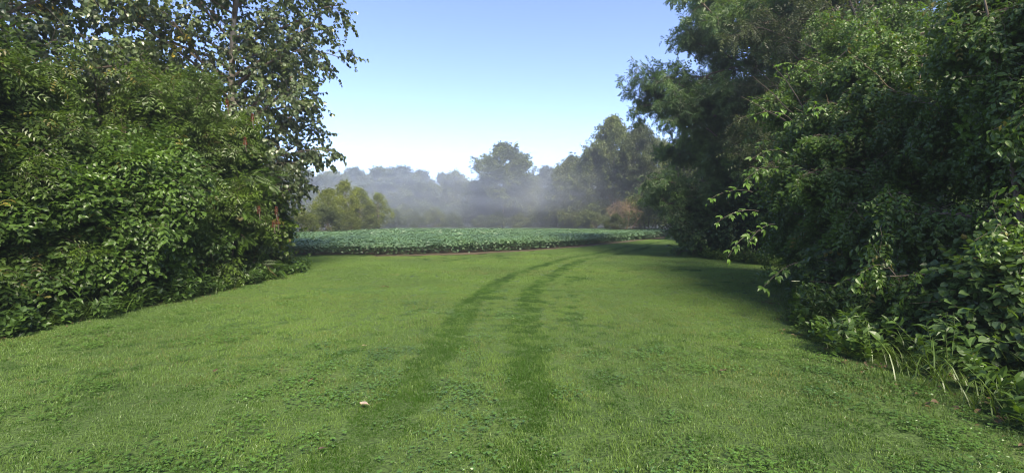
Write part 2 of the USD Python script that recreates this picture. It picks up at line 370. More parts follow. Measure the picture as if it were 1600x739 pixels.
def on_lawn(x, y, margin=.0):
    inside = (x > lawn_edge_left(y) - margin) & (x < lawn_edge_right(y) + margin)
    return inside & ~shapely.contains_xy(strip, x, y)

rng = np.random.default_rng(11)
protos, near_i, far_i = [], {}, {}
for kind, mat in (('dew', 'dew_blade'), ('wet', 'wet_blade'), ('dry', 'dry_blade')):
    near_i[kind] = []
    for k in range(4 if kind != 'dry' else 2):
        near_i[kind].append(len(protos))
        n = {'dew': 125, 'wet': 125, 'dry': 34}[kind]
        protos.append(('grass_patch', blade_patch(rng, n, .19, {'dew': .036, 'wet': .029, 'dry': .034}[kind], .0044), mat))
for kind, mat in (('dew', 'dew_blade'), ('wet', 'wet_blade'), ('dry', 'dry_blade')):
    far_i[kind] = []
    for k in range(3):
        far_i[kind].append(len(protos))
        protos.append(('grass_patch', blade_patch(rng, {'dew': 260, 'wet': 240, 'dry': 90}[kind], .40, {'dew': .045, 'wet': .036, 'dry': .042}[kind], .009), mat))
POS, IDX = [], []
def lay(y0, y1, step, table):
    gx, gy = np.meshgrid(np.arange(-14, 21, step), np.arange(y0, y1, step), indexing='ij')
    x = gx.ravel() + rng.uniform(-.3, .3, gx.size) * step; y = gy.ravel() + rng.uniform(-.3, .3, gx.size) * step
    ok = on_lawn(x, y, .8) & (np.abs(x) < 1.12 * y + .6)
    x, y = x[ok], y[ok]
    td = track_dist(np.column_stack([x, y]))
    nz = meshkit.fbm(np.column_stack([x * .5, y * .5, np.zeros(len(x))]), 3, 5)
    p_deep_green = np.maximum.reduce([np.exp(-(td[2] / .2) ** 2) * .5, np.clip((nz - .60) * 2.5, 0, .22), np.clip((8.5 - y) * .07, 0, .32)])  # near term: weaker dew sheen put into blade colour, also darker clover-rich turf
    free = td[:2].min(0) > .23
    x, y, td, nz, p_deep_green = x[free], y[free], td[:, free], nz[free], p_deep_green[free]
    r = rng.random(len(x))
    kind = np.where(r < p_deep_green, 1, 0)
    IDX.append(np.array([table[('dew', 'wet')[k]][rng.integers(0, len(table[('dew', 'wet')[k]]))] for k in kind])); POS.append(np.column_stack([x, y, hgt(x, y)]))
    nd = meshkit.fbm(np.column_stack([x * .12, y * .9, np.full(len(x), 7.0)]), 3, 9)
    dry = (rng.random(len(x)) < np.clip((nd - .5) * 3 + .45 * np.exp(-((y - 15.5) / 2.2) ** 2 - ((x - 1.5) / 4) ** 2), .03, .75)) & (kind == 0)  # random straw, plus a streak of sunlight laid in as pale blades
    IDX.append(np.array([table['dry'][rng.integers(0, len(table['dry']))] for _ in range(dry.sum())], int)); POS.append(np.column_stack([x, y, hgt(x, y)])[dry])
lay(2.2, 13.0, .17, near_i)
lay(12.9, 46, .36, far_i)
for t in tracks[:2]:                                  # the pressed wheel tracks, dew knocked off
    c = resample(t, .11); tn = unit(np.gradient(c, axis=0)); nn = np.column_stack([-tn[:, 1], tn[:, 0]])
    for o in (-.17, -.06, .06, .17):
        q = c + nn * o + rng.normal(0, .035, c.shape); q = q[on_lawn(q[:, 0], q[:, 1], .5)]
        POS.append(np.column_stack([q, hgt(q[:, 0], q[:, 1])])); IDX.append(np.where(rng.random(len(q)) < .86, rng.choice(near_i['wet'], len(q)), rng.choice(near_i['dew'], len(q))))
POS, IDX = np.vstack(POS), np.concatenate(IDX)
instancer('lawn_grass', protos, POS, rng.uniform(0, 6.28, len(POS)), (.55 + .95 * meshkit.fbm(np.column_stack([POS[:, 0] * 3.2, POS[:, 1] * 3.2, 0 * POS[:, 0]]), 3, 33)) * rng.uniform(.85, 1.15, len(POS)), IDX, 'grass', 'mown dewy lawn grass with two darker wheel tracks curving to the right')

cl = [('clover_patch', clover_patch(rng, 34, .3, .042, .016), 'clover_leaf') for _ in range(4)]
x = rng.uniform(-7, 5, 5200); y = 2.2 + 10 * rng.random(5200) ** 1.5
nz = meshkit.fbm(np.column_stack([x * .9, y * .9, np.zeros(len(x))]), 3, 21)
wt = track_dist(np.column_stack([x, y])).min(0)
ok = on_lawn(x, y) & (rng.random(len(x)) < np.clip((nz - .42) * 1.5 + np.clip((5 - y) * .08, -.1, .2), 0, .45) * np.where(wt < .32, .15, 1)) & (np.abs(x) < 1.12 * y + .5)
x, y = x[ok], y[ok]
instancer('clover', cl, np.column_stack([x, y, hgt(x, y)]), rng.uniform(0, 6.28, len(x)), rng.uniform(.7, 1.25, len(x)), rng.integers(0, 4, len(x)), 'clover', 'low clover growing in patches through the near lawn')

# taller grass and weeds where the mower does not reach
def tall_tuft(rng, n, h, w, spread=.12):
    p0 = np.column_stack([rng.normal(0, spread, (n, 2)), np.zeros(n)])
    a = rng.uniform(0, 2 * PI, n); d = np.column_stack([np.cos(a) * .45, np.sin(a) * .45, np.ones(n)])
    P = grow(rng, p0, d, h * rng.uniform(.6, 1.2, n), 5, (0, 0, -1.1), .2)
    s = unit(np.cross(unit(P[:, -1] - P[:, 0] + [1e-3, 0, 0]), [0, 0, 1.0]))[:, None] * (w * np.array([.8, 1, .9, .6, .05]))[None, :, None] / 2
    V = np.stack([P - s, P + s], 2).reshape(-1, 3); idx = np.arange(n * 10).reshape(n, 5, 2)
    q = np.stack([idx[:, :-1, 0], idx[:, :-1, 1], idx[:, 1:, 1], idx[:, 1:, 0]], -1).reshape(-1, 4)
    return V, np.vstack([q[:, [0, 1, 2]], q[:, [0, 2, 3]]])
def herb(rng, n, h, leaf, tm):
    p0 = np.column_stack([rng.normal(0, .10, (n, 2)), np.zeros(n)])
    P = grow(rng, p0, np.column_stack([rng.normal(0, .3, (n, 2)), np.ones(n)]), h * rng.uniform(.6, 1.1, n), 6, (0, 0, -.1), .2)
    return join(tubes(P, np.full(n, .004), np.full(n, .002), 3), leafage(rng, P, 16, .1, tm, leaf, droop=.15, spread=1.0, upn=1.2))
tg = [('grass_tuft', tall_tuft(rng, 34, .55, .011), 'tall_grass_blade') for _ in range(3)] + [('grass_tuft', tall_tuft(rng, 30, .30, .010), 'tall_grass_blade') for _ in range(2)]
hb = [('leafy_weed', herb(rng, 5, .5, .13, ovate(.42, .06, .2)), 'weed_leaf') for _ in range(2)] + [('leafy_weed', herb(rng, 6, .32, .10, ovate(.7, .05, .15)), 'weed_leaf') for _ in range(2)]
def edge_points(n, side, y0, y1, w0, w1):
    y = rng.uniform(y0, y1, n); e = lawn_edge_left(y) if side < 0 else lawn_edge_right(y)
    return np.column_stack([e + side * (w0 + (w1 - w0) * rng.random(n)), y])
E = np.vstack([edge_points(420, -1, 3, 24, -.15, 1.4), edge_points(520, 1, 3, 30, -.05, 1.5)])
instancer('edge_grass', tg, np.column_stack([E, hgt(*E.T)]), rng.uniform(0, 6.28, len(E)), rng.uniform(.55, 1.15, len(E)), rng.integers(0, 5, len(E)), 'tall grass', 'unmown long grass fringing the thickets on both sides')
E = np.vstack([edge_points(460, -1, 3, 22, -.25, 1.3), edge_points(330, 1, 3, 24, 0, 1.6)])
instancer('edge_weeds', hb, np.column_stack([E, hgt(*E.T)]), rng.uniform(0, 6.28, len(E)), rng.uniform(.6, 1.2, len(E)), rng.integers(0, 4, len(E)), 'weeds', 'low broad leaved weeds mixed along the foot of the thickets')

def litter(rng, n):
    p = np.column_stack([rng.normal(0, .16, (n, 2)), rng.uniform(.008, .03, n)]); a = rng.uniform(0, 6.28, n)
    return placed(ovate(.6, .1, .15), p, np.column_stack([np.cos(a), np.sin(a), rng.normal(0, .2, n)]), rng.normal(0, .35, (n, 3)) + [0, 0, 1], rng.uniform(.03, .075, n))
E = np.vstack([edge_points(110, -1, 3, 20, -.35, .8), edge_points(150, 1, 3, 22, -.35, .8)])
instancer('leaf_litter', [('dead_leaves', litter(rng, 7), 'brown_dry_leaf') for _ in range(3)], np.column_stack([E, hgt(*E.T) + .012]), rng.uniform(0, 6.28, len(E)), rng.uniform(.7, 1.2, len(E)), rng.integers(0, 3, len(E)), 'leaf litter', 'small brown dead leaves gathered where the lawn meets the thickets')

# ------------------------------------------------------------------ the soybean crop
def trifoliate():
    lv = ovate(.78, .06, .18); out = []
    for a, s in ((0, 1.0), (1.6, .85), (-1.6, .85)):
        out.append(placed(lv, np.array([[.25 if a == 0 else .12, 0, 0]]), np.array([[math.cos(a), math.sin(a), -.15]]), np.array([[0, 0, 1.0]]), s))
    return join(*out)
TRI = trifoliate()
def soy_row(rng, n=215, L=1.0, tm=TRI, size=.072):
    x = rng.uniform(-L / 2, L / 2, n); s = rng.normal(0, 1, n); th = rng.uniform(-1.35, 1.35, n)
    r = .27 * rng.uniform(.65, 1.08, n)
    bump = .05 * np.sin(x * 9 + rng.random() * 6)
    y = np.sin(th) * r; z = .42 + np.cos(th) * (r * 1.12 + bump)
    low = rng.random(n) < .10
    z = np.where(low, rng.uniform(.1, .45, n), z)
    a = rng.uniform(0, 2 * PI, n)
    ax = np.column_stack([np.cos(a), np.sin(a), np.zeros(n)]) + np.column_stack([0 * x, np.sin(th) * .7, np.full(n, -.15)])
    N = np.column_stack([rng.normal(0, .4, n), np.sin(th) * .9 + rng.normal(0, .4, n), np.full(n, 1.0)])
    return placed(tm, np.column_stack([x, y, z]), ax, N, size * rng.uniform(.7, 1.25, n))
so = [('soy_row', soy_row(rng), 'soy_leaf') for _ in range(5)]
TRI2 = join(*[placed(kite(.8, .08, .15), np.array([[.12, 0, 0]]), np.array([[math.cos(a), math.sin(a), -.1]]), np.array([[0, 0, 1.0]]), 1.0) for a in (0, 1.7, -1.7)])
so += [('soy_row', soy_row(rng, 100, 1.0, TRI2, .12), 'soy_leaf') for _ in range(3)]
P, I = [], []
# rows run across the view, parallel to the nearest edge; a few rows follow the curved margin
edge = LineString(near)
px_, py_, ang = [], [], []
for off in (.05, .52):
    l = edge.parallel_offset(off + .3, 'left')
    for s in np.arange(0, l.length, .82):
        a, b = l.interpolate(s), l.interpolate(s + .3)
        px_.append(a.x); py_.append(a.y); ang.append(math.atan2(b.y - a.y, b.x - a.x))
inner = field.buffer(-.95)
gx, gy = np.meshgrid(np.arange(-34, 26, .84), np.arange(21, 86, .50), indexing='ij')
gx = gx + rng.uniform(-.42, .42, (1, gx.shape[1])) + rng.uniform(-.12, .12, gx.shape); gy = gy + rng.uniform(-.06, .06, gy.shape)
ok = shapely.contains_xy(inner, gx.ravel(), gy.ravel())
x = np.concatenate([px_, gx.ravel()[ok]]); y = np.concatenate([py_, gy.ravel()[ok]]); a = np.concatenate([ang, np.zeros(ok.sum())])
a = a + np.where(rng.random(len(a)) < .5, PI, 0) + rng.normal(0, .05, len(a))
idx = np.where(y < 40, rng.integers(0, 5, len(x)), 5 + rng.integers(0, 3, len(x)))
und = .92 + .16 * (meshkit.fbm(np.column_stack([x * .22, y * .22, 0 * x]), 3, 3) - .3)
instancer('soybean_crop', so, np.column_stack([x, y, hgt(x, y)]), a, und * rng.uniform(.93, 1.1, len(x)), idx, 'crop', 'dense dewy soybean crop in rows beyond the lawn')

# ------------------------------------------------------------------ the left thicket
SIMPLE = [kite(.8, .10, .12), kite(.75, .05, .2)]
ROUND = [ovate(.95, .06, .12), ovate(.9, .1, .05)]
PIN = [compound(3, .46, droop=.3, llen=.42), compound(4, .42, droop=.4, llen=.38)]
PIN_LOCUST = [compound(3, .62, droop=.3, llen=.46, swing=60), compound(4, .56, droop=.45, llen=.40, swing=65)]
PIN_SUMAC = [compound(8, .28, droop=.6, llen=.34), compound(9, .26, droop=.45, llen=.32)]
ELDER = [compound(2, .5, ovate(.5, .06, .18), .45, .35, .5), compound(3, .45, ovate(.5, .06, .18), .6, .3, .42)]

pop, W = plant('poplar_tree', 'tall airy grey green poplar rising behind the left thicket at the field corner', 'tree', (-9.0, 15.2, 0), ('pale_bark', 'poplar_leaf'),
      seed=3, H=14.5, cb=1.2, rad=3.9, shape='column', limbs=80, branches=10, twigs=7, leaves=11, tmpl=ROUND, size=.105, trunk_r=.15, lean=(.02, .0), twig_len=.55,
      rise=.45, gravity=-.30, droop=.9, branch_frac=.36, t_branch=.1, radf=lambda az, z: np.where(z < 5.6, .74, 1.06))
rg = np.random.default_rng(5)
sel = W[[k for k in range(len(W)) if min(np.linalg.norm(W[k, 2] - q) for q in (np.array([-1.2, -2.0, 7.6]), np.array([.2, -2.2, 6.4]), np.array([-.6, -2.4, 8.4]))) < .42]][:60]
if len(sel): part(pop, 'yellow_leaves', leafage(rg, sel, 7, .1, ROUND, .10, droop=.9), 'yellow_leaf', label='small cluster of leaves already turned yellow')

shrub_kw = dict(stems=6, limbs=42, branches=9, twigs=6, leaves=8, t_branch=.42, rj=.5, branch_frac=.34, trunk_r=.05, twig_len=.42, gravity=-.3, droop=.4, rise=.3, sides=5, top=.92)
def shrub(name, label, cat, loc, H, rad, seed, mats=('bark', 'thicket_leaf'), tmpl=PIN, size=.21, cb=.25, shape='dome', **kw):
    k = {**shrub_kw, **kw}
    t, W = plant(name, label, cat, loc, mats, names=('stems', 'branches', 'foliage'), seed=seed, H=H, cb=cb, rad=rad, shape=shape, tmpl=tmpl, size=size, **k)
    rg = np.random.default_rng(seed + 900)
    part(t, 'ageing_leaves', leafage(rg, W[rg.choice(len(W), len(W) // 16, False)], 3, .1, tmpl, size * .9, droop=.7), 'ageing_leaf', label='scattered yellowing leaves')
    p0 = W[rg.choice(len(W), 26, False), 1]; out = unit(p0 * [1, 1, .4] - [0, 0, H * .15])
    part(t, 'dead_twigs', tubes(grow(rg, p0, out + rg.normal(0, .4, out.shape), rg.uniform(.3, .8, 26), 6, (0, 0, -.1), .25), np.full(26, .006), np.full(26, .002), 4), 'dead_wood')
    return t, W

sh1, _ = shrub('thicket_shrub', 'big yellow green leafy shrub, tallest mass of the left thicket under the poplar', 'shrub', (-8.6, 12.2, 0), 5.6, 2.2, 21, size=.25)
sh2, _ = shrub('thicket_shrub', 'rounded green shrub at the right end of the left thicket, touching the lawn', 'shrub', (-8.45, 14.5, 0), 3.1, 1.6, 22, tmpl=ROUND, size=.11, leaves=9)
sh3, _ = shrub('thicket_shrub', 'dense dark green shrub at the front of the left thicket above long grass', 'shrub', (-8.3, 10.2, 0), 3.9, 1.75, 23, ('bark', 'elder_leaf'), ELDER, .26)
dup(sh1, 'leafy shrub at the far left edge of the picture, nearest the viewer on that side', (-9.2, 7.4, 0), 140, (1.0, 1.0, .95))
dup(sh3, 'low leafy shrub beside the nearest left corner of the lawn', (-8.7, 8.4, 0), 75, (.95, .95, .8))
dup(sh2, 'small bushy shrub in front of the poplar trunk by the field corner', (-9.6, 16.8, 0), 200, (1.1, 1.1, 1.15))
dup(sh1, 'tall shrub filling the back of the left thicket behind the sumac', (-11.2, 14.0, 0), 250, (1.1, 1.1, 1.2))
dup(sh3, 'thick shrub in the back row of the left thicket, far left', (-11.5, 9.6, 0), 310, (1.3, 1.3, 1.5))

su, W = shrub('sumac_shrub', 'sumac with long drooping leaves and upright red seed heads in the left thicket', 'shrub', (-8.0, 13.1, 0), 4.3, 1.5, 31, ('bark', 'sumac_leaf'), PIN_SUMAC, .33, stems=5, limbs=22, branches=3, twigs=3, leaves=6, twig_len=.3, gravity=-.1, rise=.7)
def cone(rng):
    n = 90; t = rng.random(n); r = .03 * (1 - t * .75); a = rng.uniform(0, 6.28, n)
    p = np.column_stack([r * np.cos(a), r * np.sin(a), t * .2])
    return placed(kite(.8, .1, 0), p, np.column_stack([np.cos(a), np.sin(a), np.full(n, 1.1)]), rng.normal(0, 1, (n, 3)), .03)
rg = np.random.default_rng(8)
for q in [at(432, 336, 12.0), at(405, 335, 11.9), at(428, 356, 12.0), at(434, 352, 12.1), at(397, 192, 11.9), at(385, 228, 11.8), at(358, 170, 11.6)]:
    v, f = cone(rg); st = np.array([[[0, .06, -.14], [.01, .01, -.05], [0, 0, .15]]])
    m = part(su, 'seed_head', (v + q - [-8.0, 13.1, 0], f), 'sumac_cone')
    part(su, 'seed_stalk', tubes(st + (q - [-8.0, 13.1, 0]), np.array([.012]), np.array([.008]), 5), 'bark')

dup(pop, 'second poplar at the far left edge, mostly above the picture', (-12.4, 9.8, 0), 125, (.95, .95, 1.0))

# ------------------------------------------------------------------ the right hand wood edge
loc1, _ = plant('locust_tree', 'big dark blue green locust tree with drooping feathery leaves at the right field end', 'tree', (11.9, 24.0, 0), ('bark', 'locust_leaf'),
      seed=41, H=15.5, cb=1.0, rad=5.6, shape='column', limbs=92, branches=12, twigs=6, leaves=8, tmpl=PIN_LOCUST, size=.26, trunk_r=.26, twig_len=.5,
      rise=.3, gravity=-.16, droop=.3, branch_frac=.28, t_branch=.36)
loc2 = dup(loc1, 'dark locust tree standing behind the box elder at the right edge of the lawn bay', (14.4, 20.0, 0), 160, (.95, .95, .92))
ash, _ = plant('ash_tree', 'paler olive tree with fine loose foliage behind the box elder, high at the right', 'tree', (11.6, 16.0, 0), ('bark', 'ash_leaf'),
      seed=43, H=13.5, cb=2.0, rad=3.9, shape='oval', limbs=40, branches=8, twigs=6, leaves=6, tmpl=PIN, size=.28, trunk_r=.16, twig_len=.6, rise=.6, gravity=-.15, droop=.5)
for k, (x, y, h, r, lb) in enumerate([(8.9, 22.6, 2.3, 1.35, 'low shrub at the foot of the big locust, jutting into the lawn'),
                                      (10.9, 21.4, 2.6, 1.5, 'dark bush right of the big locust trunk at the back of the lawn bay'),
                                      (12.6, 19.2, 3.2, 1.7, 'dark bush deep in the lawn bay behind the box elder')]):
    if k == 0: db, _ = shrub('wood_edge_bush', lb, 'bush', (x, y, 0), 2.4, 1.45, 51, ('bark', 'locust_leaf'), ROUND, .12, leaves=9)
    else: dup(db, lb, (x, y, 0), 90 * k, (r / 1.4, r / 1.4, h / 2.4))
be1, Wb = shrub('box_elder', 'box elder with bright hanging leaf sprays leaning over the right of the lawn', 'tree', (7.4, 9.6, 0), 5.2, 2.35, 61, ('bark', 'elder_leaf'), ELDER, .18, stems=4, limbs=52, branches=8, twigs=6, leaves=8, trunk_r=.07, gravity=-.5, droop=.8, cb=.5, shape='dome')
be2, _ = shrub('box_elder', 'taller pale leaved box elder at the right with a bare twig tip', 'tree', (8.6, 11.6, 0), 6.6, 2.3, 62, ('bark', 'elder_leaf'), ELDER, .17, stems=3, limbs=48, branches=8, twigs=6, leaves=8, trunk_r=.08, cb=1.2, shape='oval', gravity=-.3)
dup(be1, 'leafy box elder at the near right edge beside the lawn', (7.0, 6.0, 0), 130, (.9, .9, 1.0))
dup(be2, 'tall box elder nearest the viewer at the far right', (8.2, 3.9, 0), 220, (1.0, 1.0, 1.1))
dup(db, 'low dark bush under the box elder by the tall weeds', (6.5, 8.0, 0), 40, (.8, .8, .75))
dup(db, 'low dark bush at the near right corner of the lawn', (5.9, 5.2, 0), 200, (.75, .75, .6))
dup(db, 'dark bush behind the hanging branch of the box elder', (8.2, 11.8, 0), 300, (1.0, 1.0, .9))
# bright sprays built leaf by leaf on the box elder
rg = np.random.default_rng(71)
HERO = ovate(.55, .06, .2)
def sprays(root, base, spots, size, n):
    for q, dr in spots:
        L = 1.0
        B = grow(rg, np.array([q]) - base, np.array([dr]), np.array([L]), 8, (0, 0, -.9), .1)
        part(root, 'hanging_branch', tubes(B, np.array([.008]), np.array([.003]), 5), 'dark_bark')
        pos, d, t, _ = offshoots(rg, B, n, .05, 1.0, .95, .2)
        d = unit(d + [0, 0, -.55])
        for k in range(len(pos)):
            N = np.array([[0, -.35, 1.0]]) + rg.normal(0, .25, (1, 3)); sd = unit(np.cross(N, d[k:k + 1])); sz = size * rg.uniform(.75, 1.2)
            for a, f in ((0, 1.0), (.8, .8), (-.8, .8)):
                ax = d[k:k + 1] * math.cos(a) + sd * math.sin(a)
                part(root, 'leaf', placed(HERO, pos[k:k + 1] + d[k:k + 1] * sz * (.45 if a == 0 else .3), ax, N, sz * .62 * f), 'fresh_leaf')
sprays(be1, np.array([7.4, 9.6, 0]), [(at(1185, 330, 8.7), (-.9, -.3, .25)), (at(1175, 300, 8.9), (-.9, -.1, .3)), (at(1215, 262, 8.9), (-.8, -.4, .2)), (at(1190, 360, 8.6), (-.8, -.3, .0)),
        (at(1210, 350, 8.5), (-.7, -.5, .1)), (at(1225, 240, 8.8), (-.7, -.5, .3)), (at(1235, 190, 8.9), (-.7, -.4, .5)), (at(1265, 130, 9.0), (-.6, -.5, .6)), (at(1250, 410, 8.3), (-.9, -.3, .05)), (at(1275, 175, 8.6), (-.5, -.6, .2))], .18, 9)
# bare twigs of the taller one
B = grow(rg, np.array([at(1265, 200, 10.5), at(1260, 190, 10.6), at(1225, 190, 10.6)]) - [8.6, 11.6, 0], np.array([[-.7, 0, .6], [-.35, 0, .9], [-.8, 0, .45]]), np.array([1.7, 1.5, 1.2]), 9, (0, 0, .1), .2)
part(be2, 'bare_twig', tubes(B, np.array([.020, .017, .015]), np.array([.005] * 3), 5), 'dark_bark')

# ------------------------------------------------------------------ the far wood
far_specs = dict(oak=dict(seed=101, H=12, cb=1.5, rad=4.4, shape='oval', limbs=52, branches=7, twigs=5, leaves=11),
                 maple=dict(seed=102, H=13, cb=1.2, rad=4.0, shape='round', limbs=52, branches=7, twigs=5, leaves=11),
                 tall=dict(seed=103, H=15, cb=4.2, rad=4.6, shape='vase', limbs=54, branches=8, twigs=5, leaves=11),
                 bush=dict(seed=104, H=4.5, cb=.2, rad=2.6, shape='dome', limbs=26, branches=5, twigs=4, leaves=9),
                 slim=dict(seed=105, H=11, cb=1.0, rad=2.6, shape='column', limbs=44, branches=7, twigs=5, leaves=10),
                 gold_lit=dict(seed=106, H=8, cb=.8, rad=2.6, shape='oval', limbs=28, branches=6, twigs=4, leaves=9))
proto = {}
CARD = [kite(.9, .12, .15), kite(.8, .2, .1)]
def far_tree(kind, name, label, cat, px, top, d, group=None, rot=0, sx=1.0):
    h = EYE + (349 - top) / FOCAL * d
    loc = ((px - 800) / FOCAL * d, d, 0)
    spec = far_specs[kind]
    s = h / spec['H']
    if (kind, name) not in proto:
        k = dict(twig_len=.9, tmpl=CARD, size=.30, trunk_r=.2 if kind != 'bush' else .05, rise=.5, gravity=-.15, droop=.35, sides=5, bark_twigs=False, jit=.12)
        if kind == 'bush': k |= dict(stems=5, size=.17, twig_len=.6)
        if kind == 'gold_lit': k |= dict(size=.2)
        t, _ = plant(name, label, cat, loc, ('bark', 'gold_lit_leaf' if kind == 'gold_lit' else 'wood_leaf'), group=group, rotz=rot, **{**k, **spec})
        t.GetAttribute('xformOp:scale').Set(Gf.Vec3f(s * sx, s * sx, s))
        proto[(kind, name)] = t
        return t
    return dup(proto[(kind, name)], label, loc, rot, (s * sx, s * sx, s), group)

G1 = 'trees of the far wood across the field'
rows = [
 # kind, px, top, depth, rot, widen, label
 ('tall', 786, 231, 90, 0, 1.2, 'tallest far tree standing alone above the mist in the middle of the picture'),
 ('oak', 520, 272, 108, 30, 1.25, 'hazy rounded tree at the left end of the far wood, beside the poplar'),
 ('maple', 556, 268, 112, 80, 1.2, 'hazy tree above the golden lit saplings, second from the left of the far wood'),
 ('oak', 592, 266, 110, 140, 1.25, 'hazy broad tree right of the golden lit saplings in the far wood'),
 ('maple', 628, 266, 114, 200, 1.25, 'hazy tree on the highest part of the left far skyline'),
 ('oak', 660, 271, 108, 250, 1.1, 'hazy tree where the left far skyline starts to drop'),
 ('maple', 690, 276, 110, 310, 1.0, 'lower hazy tree in the dip of the far skyline'),
 ('slim', 712, 272, 104, 20, 1.2, 'narrow hazy tree just left of the tallest far tree'),
 ('slim', 742, 286, 96, 70, 1.2, 'low tree under the left side of the tallest far tree'),
 ('oak', 826, 280, 96, 190, .9, 'low tree under the right side of the tallest far tree'),
 ('oak', 852, 265, 100, 110, .95, 'dark rounded tree right of the tallest far tree'),
 ('maple', 876, 272, 92, 160, .9, 'mid height tree in the notch left of the right hand far trees'),
 ('slim', 893, 250, 84, 215, 1.2, 'narrow pointed tree starting the rise of the right far wood'),
 ('maple', 918, 244, 80, 265, .9, 'rounded misty tree left of the tall sunlit pair'),
 ('tall', 957, 191, 78, 130, .75, 'tall sunlit tree with the highest crown of the right far wood'),
 ('tall', 1000, 202, 72, 240, .75, 'tall misty tree between the sunlit crown and the big locust'),
 ('maple', 1024, 226, 80, 300, .85, 'green tree close beside the left of the big locust'),
 ('oak', 990, 262, 86, 340, .8, 'mid height leafy tree behind the bare dead tree'),
 ('slim', 1066, 245, 66, 45, 1.1, 'slim green tree tucked behind the locust foliage at the field end'),
 ('oak', 1092, 215, 62, 95, 1.0, 'leafy tree mostly hidden behind the big locust'),
 ('maple', 1150, 150, 50, 145, 1.0, 'tall tree glimpsed through the big locust crown'),
 ('oak', 1235, 120, 42, 195, 1.0, 'tree of the wood behind the pale ash tree at the right'),
 ('maple', 1330, 90, 36, 15, 1.0, 'tree of the wood behind the box elders, right edge'),
 ('oak', 1450, 60, 30, 60, 1.0, 'tree of the wood behind the far right shrubs'),
 ('maple', 1590, 30, 26, 260, 1.0, 'tree of the wood at the extreme right edge'),
 ('oak', 470, 268, 98, 5, 1.2, 'hazy tree seen through the lower poplar branches'),
 ('maple', 425, 262, 90, 175, 1.2, 'hazy tree behind the poplar trunk'),
 ('oak', 360, 240, 70, 275, 1.3, 'tree beyond the left thicket, behind the tall shrub'),
 ('maple', 250, 215, 52, 35, 1.2, 'tree beyond the left thicket, far left'),
 ('oak', 120, 180, 40, 320, 1.2, 'tree beyond the far left shrubs'),
 ('maple', 20, 150, 34, 100, 1.1, 'tree at the extreme left edge behind the shrubs'),
]
NAMES = dict(oak='oak_tree', maple='maple_tree', tall='cottonwood_tree', slim='elm_tree')
for k, px, top, d, r, sx, lb in rows:
    far_tree(k, NAMES[k], lb, 'tree', px, top, d, G1, r, sx)
G2 = 'saplings tinted with golden sunlight on the left edge of the field'
for px, top, d, r, sx, lb in [(538, 288, 66, 0, 1.0, 'tallest golden lit sapling in the left field corner'), (562, 298, 70, 90, 1.0, 'golden orange lit sapling, middle of its group'),
                              (592, 306, 72, 200, 1.05, 'golden lit sapling at the right end of its group beside the crop'), (512, 300, 60, 300, 1.1, 'golden green lit sapling next to the poplar branches')]:
    far_tree('gold_lit', 'golden_sapling', lb, 'sapling', px, top, d, G2, r, sx)
G3 = 'bushes along the foot of the far wood'
bl = [(505, 325, 52, 'green bush at the left end of the crop under the poplar branches'), (545, 335, 60, 'low bush under the golden lit saplings'), (580, 341, 66, 'low bush right of the golden lit saplings by the crop'),
      (618, 330, 88, 'dark bush in the left corner of the far hedge'), (648, 333, 89, 'dark bush, second along the far hedge'), (678, 328, 89, 'dark bush under the dip of the far skyline'),
      (706, 334, 89, 'dark bush left of the small bright gap in the far hedge'), (752, 338, 89, 'dark bush right of the small bright gap in the far hedge'), (780, 332, 88, 'dark bush under the tallest far tree'),
      (812, 335, 88, 'dark bush just right below the tallest far tree'), (842, 328, 88, 'dark bush in the middle of the misty hedge'), (872, 322, 86, 'big bush at the right end of the mist'),
      (900, 315, 80, 'big leafy bush left of the bare dead tree'), (930, 322, 76, 'leafy bush beside the bare dead tree'), (1012, 322, 78, 'leafy bush right of the bare dead tree'),
      (1064, 318, 62, 'dense bush at the right end of the crop'), (1092, 312, 54, 'bush behind the locust foot at the field end'), (962, 337, 63, 'low bush below the bare dead tree'),
      (1090, 300, 44, 'bush behind the big locust trunk'), (1140, 300, 38, 'bush between the locust and the lawn bay'),
      (632, 322, 98, 'shadowed bush in the second row of the far hedge, left'), (664, 320, 99, 'shadowed bush in the second row of the far hedge under the skyline drop'), (692, 322, 99, 'shadowed bush in the second row left of the bright gap'),
      (765, 318, 96, 'shadowed bush behind the trunk foot of the tallest far tree'), (796, 318, 97, 'shadowed bush behind the right side of the tallest far tree'), (828, 316, 97, 'shadowed bush in the second row right of the tallest far tree'),
      (858, 312, 94, 'shadowed bush below the dark rounded tree'), (888, 305, 88, 'shadowed bush below the narrow pointed tree'), (917, 300, 84, 'shadowed bush below the rounded misty tree'), (948, 300, 80, 'shadowed bush below the tall sunlit crown'), (1012, 300, 70, 'shadowed bush right behind the dead tree'), (560, 325, 84, 'shadowed bush behind the golden lit saplings'), (600, 322, 92, 'shadowed bush in the far left corner behind the crop'), (470, 330, 46, 'bush at the left side of the crop behind the sumac'), (420, 315, 40, 'bush at the left side of the crop behind the thicket')]
for i, (px, top, d, lb) in enumerate(bl):
    far_tree('bush', 'hedge_bush', lb, 'bush', px, top, d, G3, (i * 67) % 360, 1.25)
_, wb, cb_, _ = tree_meshes(seed=130, H=9.5, cb=.2, rad=4.2, shape='dome', limbs=30, branches=6, twigs=4, leaves=9, tmpl=CARD, size=.34, trunk_r=.1, twig_len=.9, rise=.5, gravity=-.15, droop=.35, sides=4, bark_twigs=False, stems=4)
rg = np.random.default_rng(131); xs_ = np.concatenate([np.arange(-95, 70, 5.0), np.arange(-92, 70, 5.0)]); n_ = len(xs_)
